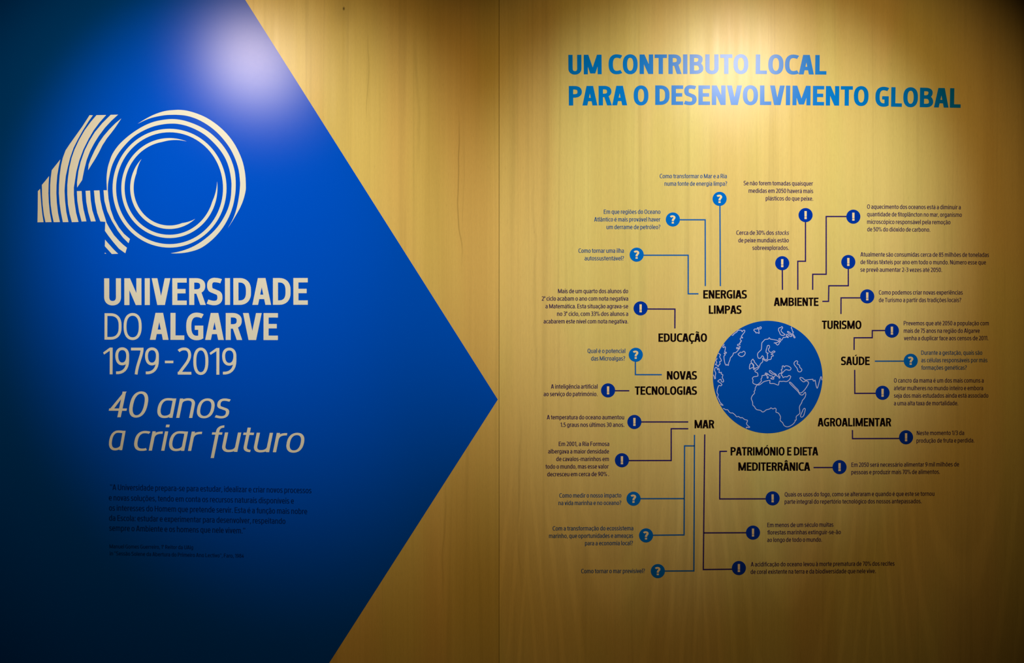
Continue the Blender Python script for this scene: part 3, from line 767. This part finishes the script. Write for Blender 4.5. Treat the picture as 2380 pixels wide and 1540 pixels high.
cap_('?', 'steel blue three-line caption beginning Com a transformação do ecossistema',
 ('Com a transformação do ecossistema', 1284.5, 1472, 1232.3, 1231.7), ('marinho, que oportunidades e ameaças', 1276, 1471.5, 1249.6, 1249), ('para a economia local?', 1359.5, 1471, 1266.6, 1266.2))
cap_('?', 'steel blue one-line caption reading Como tornar o mar previsível',
 ('Como tornar o mar previsível?', 1350.7, 1499, 1331.4, 1330.9))

# ------------------------------------------------------------------ globe
GC = (1784.3, 875.8)
globe = thing('globe_emblem', GC[0], GC[1], Y_ON_WOOD, 'round blue globe with thin pale coastlines of Europe and Africa', 'globe')
g = Pg(); g.poly([(127.4*S*math.cos(2*math.pi*i/160), 130.7*S*math.sin(2*math.pi*i/160)) for i in range(160)])
M['globe'] = mat('globe_blue_vinyl', (0.0, 0.075, 0.47))
link('disc', g.mesh('disc', M['globe']), globe)
GO = {1: (1640, 730), 2: (1780, 730), 3: (1640, 870), 4: (1780, 870)}
def G(q, *pts): return [(GO[q][0]+x/10.267, GO[q][1]+y/10.267) for x, y in pts]
COAST_Y = [-0.00003]
def coast(P, closed=False, name='coastline'):
    P = smooth(P, closed, 3); g = Pg()
    q = []
    for x, y in P:                                   # keep the print inside the disc
        dx, dy = (x-GC[0])/127.0, (y-GC[1])/130.2; r = math.hypot(dx, dy)
        if r > 0.993: dx, dy = dx/r*0.993, dy/r*0.993
        q.append((dx*127.0*S, -dy*130.2*S))
    g.stroke(q, 1.6*S, None, closed, 0.05)
    COAST_Y[0] -= 0.00003
    link(name, g.mesh(name, M['coast']), globe, (0, COAST_Y[0], 0))
coast(G(1,(625,490),(640,505),(660,490),(675,470),(715,440),(740,425),(770,385),(800,380),(850,382),(862,405),(875,415),(890,388),(915,378),(935,390),(930,420),(905,455),(870,500),(850,530),(875,545),(880,565),(850,560),(828,575),(830,610),(855,630),(850,645),(825,660),(835,672),(810,690),(820,720),(790,712),(762,725),(765,745),(800,758),(820,770),(815,795),(780,800),(745,790),(738,810),(750,825),(785,815),(810,810),(780,850),(740,895),(710,915),(665,925),(650,970),(620,1010),(590,1040),(580,1090),(550,1160),(545,1215),(520,1210),(510,1195),(490,1215),(465,1180),(445,1100),(438,1000),(470,965),(445,940),(445,925),(490,930),(490,905),(455,895),(465,850),(470,785),(445,775),(430,795),(408,780),(420,745),(440,735),(432,705)))
coast(G(1,(775,950),(800,930),(830,905),(870,910),(895,885),(920,885),(945,920),(930,965),(890,1000),(850,1008),(810,990),(785,970)), True)
coast(G(1,(1150,380),(1165,355),(1210,350),(1240,345),(1235,320),(1265,325),(1310,300),(1328,320),(1310,350),(1265,350),(1270,400),(1275,455),(1240,440),(1200,445),(1190,420),(1165,400)), True)
coast(G(1,(305,915),(315,940),(350,955),(350,980),(335,1005),(345,1040),(370,1080),(372,1115),(335,1130),(345,1185),(320,1205),(300,1245),(270,1210),(235,1200),(265,1150),(245,1110),(240,1085),(268,1070),(270,1045)))
coast(G(1,(178,1440),(205,1490))+G(3,(215,100),(235,90),(230,50),(235,0))+G(1,(240,1400),(215,1340),(225,1280),(260,1265),(280,1300),(290,1325),(310,1290),(325,1330),(320,1390),(375,1385),(370,1420),(410,1445),(395,1500))
     +G(3,(400,80),(415,110),(430,160),(405,180),(375,160),(365,115),(320,130),(290,160),(330,185),(370,215),(388,245),(360,268),(320,260),(300,290),(280,350),(272,430),(300,480),(285,540),(320,600),(345,660),(415,730),(380,725),(345,700)))
coast(G(3,(415,815),(435,812),(480,838),(525,840),(560,890),(605,918),(640,915),(700,960),(740,1005),(785,1000),(840,1035),(870,1025),(930,1070),(1000,1095),(975,1170),(1010,1220),(1050,1250),(1030,1265),(975,1255),(975,1285)))
coast(G(1,(1130,1070),(1140,1095),(1165,1115),(1160,1140),(1190,1165),(1220,1210),(1255,1240),(1235,1270),(1200,1280),(1155,1320),(1140,1300),(1165,1280),(1130,1265),(1140,1240),(1125,1200),(1100,1165),(1085,1130),(1105,1090)), True)
coast(G(1,(1045,1250),(1060,1190),(1085,1170),(1120,1175),(1150,1220),(1135,1270),(1100,1275),(1055,1305),(1045,1290)), True)
coast(G(2,(190,685),(225,685),(275,735),(320,690),(325,655),(350,655),(335,630),(310,600),(315,580),(345,580),(355,610),(370,620),(395,590),(420,550),(455,555),(485,540),(530,555),(530,535),(490,515),(495,480),(530,490),(580,530),(615,525),(600,490),(560,470),(515,420),(535,410),(600,460),(640,500),(675,560),(695,545),(640,460),(655,425),(630,400),(625,360),(605,320),(625,295)))
coast(G(2,(190,685),(240,680),(310,650),(265,620),(160,600),(105,590),(80,560),(55,590),(0,597))+G(1,(1410,605),(1370,650),(1340,690),(1330,830),(1300,870),(1240,940),(1255,1040),(1310,1045),(1350,990),(1380,1020),(1400,1065),(1460,1085),(1480,1010),(1470,960),(1490,925),(1455,920),(1440,880),(1460,800),(1475,750),(1505,740))
     +G(2,(85,760),(85,800),(60,830),(75,880),(115,910),(150,900),(180,875),(215,885),(205,905),(160,930),(125,955),(165,965),(175,995),(135,1005),(130,1050),(105,1080),(65,1080),(30,1110))+G(1,(1450,1118),(1400,1095),(1360,1050),(1360,1130),(1310,1180),(1270,1270),(1230,1315),(1185,1340),(1180,1370),(1230,1395),(1245,1430),(1240,1475),(1150,1490),(1115,1530))
     +G(3,(1130,130),(1125,190),(1150,220),(1230,240),(1290,200),(1330,150),(1320,110),(1345,70))+G(1,(1345,1465),(1410,1450),(1430,1400),(1480,1420),(1530,1460))+G(2,(120,1465),(160,1480),(170,1510))+G(4,(125,85),(120,100),(185,110),(190,60))
     +G(2,(240,1440),(160,1430),(100,1390),(80,1355),(110,1345),(170,1395),(235,1425),(260,1470),(300,1490),(320,1525),(335,1490),(300,1450),(330,1410),(370,1400),(380,1350),(365,1325),(390,1300),(390,1240),(420,1230),(440,1260),(470,1230),(540,1240),(595,1280),(590,1320),(550,1335),(480,1320),(440,1350),(390,1400),(365,1450),(395,1470),(410,1510),(450,1490),(510,1490),(550,1460),(590,1480))
     +G(4,(590,60),(560,120),(500,165),(420,160),(370,165),(320,165),(300,245),(270,245),(190,215),(95,208),(95,140),(0,155))+G(3,(1380,175),(1330,215),(1270,250),(1230,240)))
coast(G(3,(1230,245),(1185,310),(1180,370),(1155,405),(1165,445),(1110,510),(1090,580),(1120,660),(1125,730),(1160,760),(1190,810),(1230,840),(1310,855),(1350,890),(1390,885),(1450,840),(1530,820))
     +G(4,(120,795),(170,820),(215,800),(245,830),(240,895),(300,920),(350,1010),(340,1090),(400,1150),(430,1210),(490,1245),(560,1235),(650,1180),(700,1110),(695,1090),(725,1080),(725,1000),(790,945),(810,900),(800,770),(850,680),(870,620),(920,560),(950,490),(945,430),(925,430),(890,475),(850,490),(800,460),(760,400),(570,210),(595,190),(700,300),(770,370),(785,420),(830,438),(880,410),(950,330),(1020,200),(960,150),(905,175),(860,150),(810,90),(835,70),(880,85),(935,130),(1040,120),(1120,112),(1125,145),(1150,155),(1175,135),(1195,250),(1215,315),(1235,310),(1280,150),(1315,50),(1340,135)))
coast(G(4,(890,830),(920,805),(938,825),(930,880),(900,980),(855,1015),(825,995),(840,940),(870,880)), True)
coast(G(2,(735,1110),(760,1130),(745,1180),(800,1215),(810,1265),(855,1310),(850,1350),(810,1375),(765,1355),(745,1290),(690,1220),(670,1170),(695,1125)), True)
coast(G(2,(385,295),(400,325),(370,360),(365,400),(410,450),(455,480),(410,505),(350,485),(320,420),(300,380),(310,330),(355,315),(370,300)), True)
coast(G(1,(1435,1440),(1450,1425),(1470,1440),(1455,1465)), True)
coast(G(1,(1465,1490),(1490,1490),(1490,1520),(1470,1522)), True)
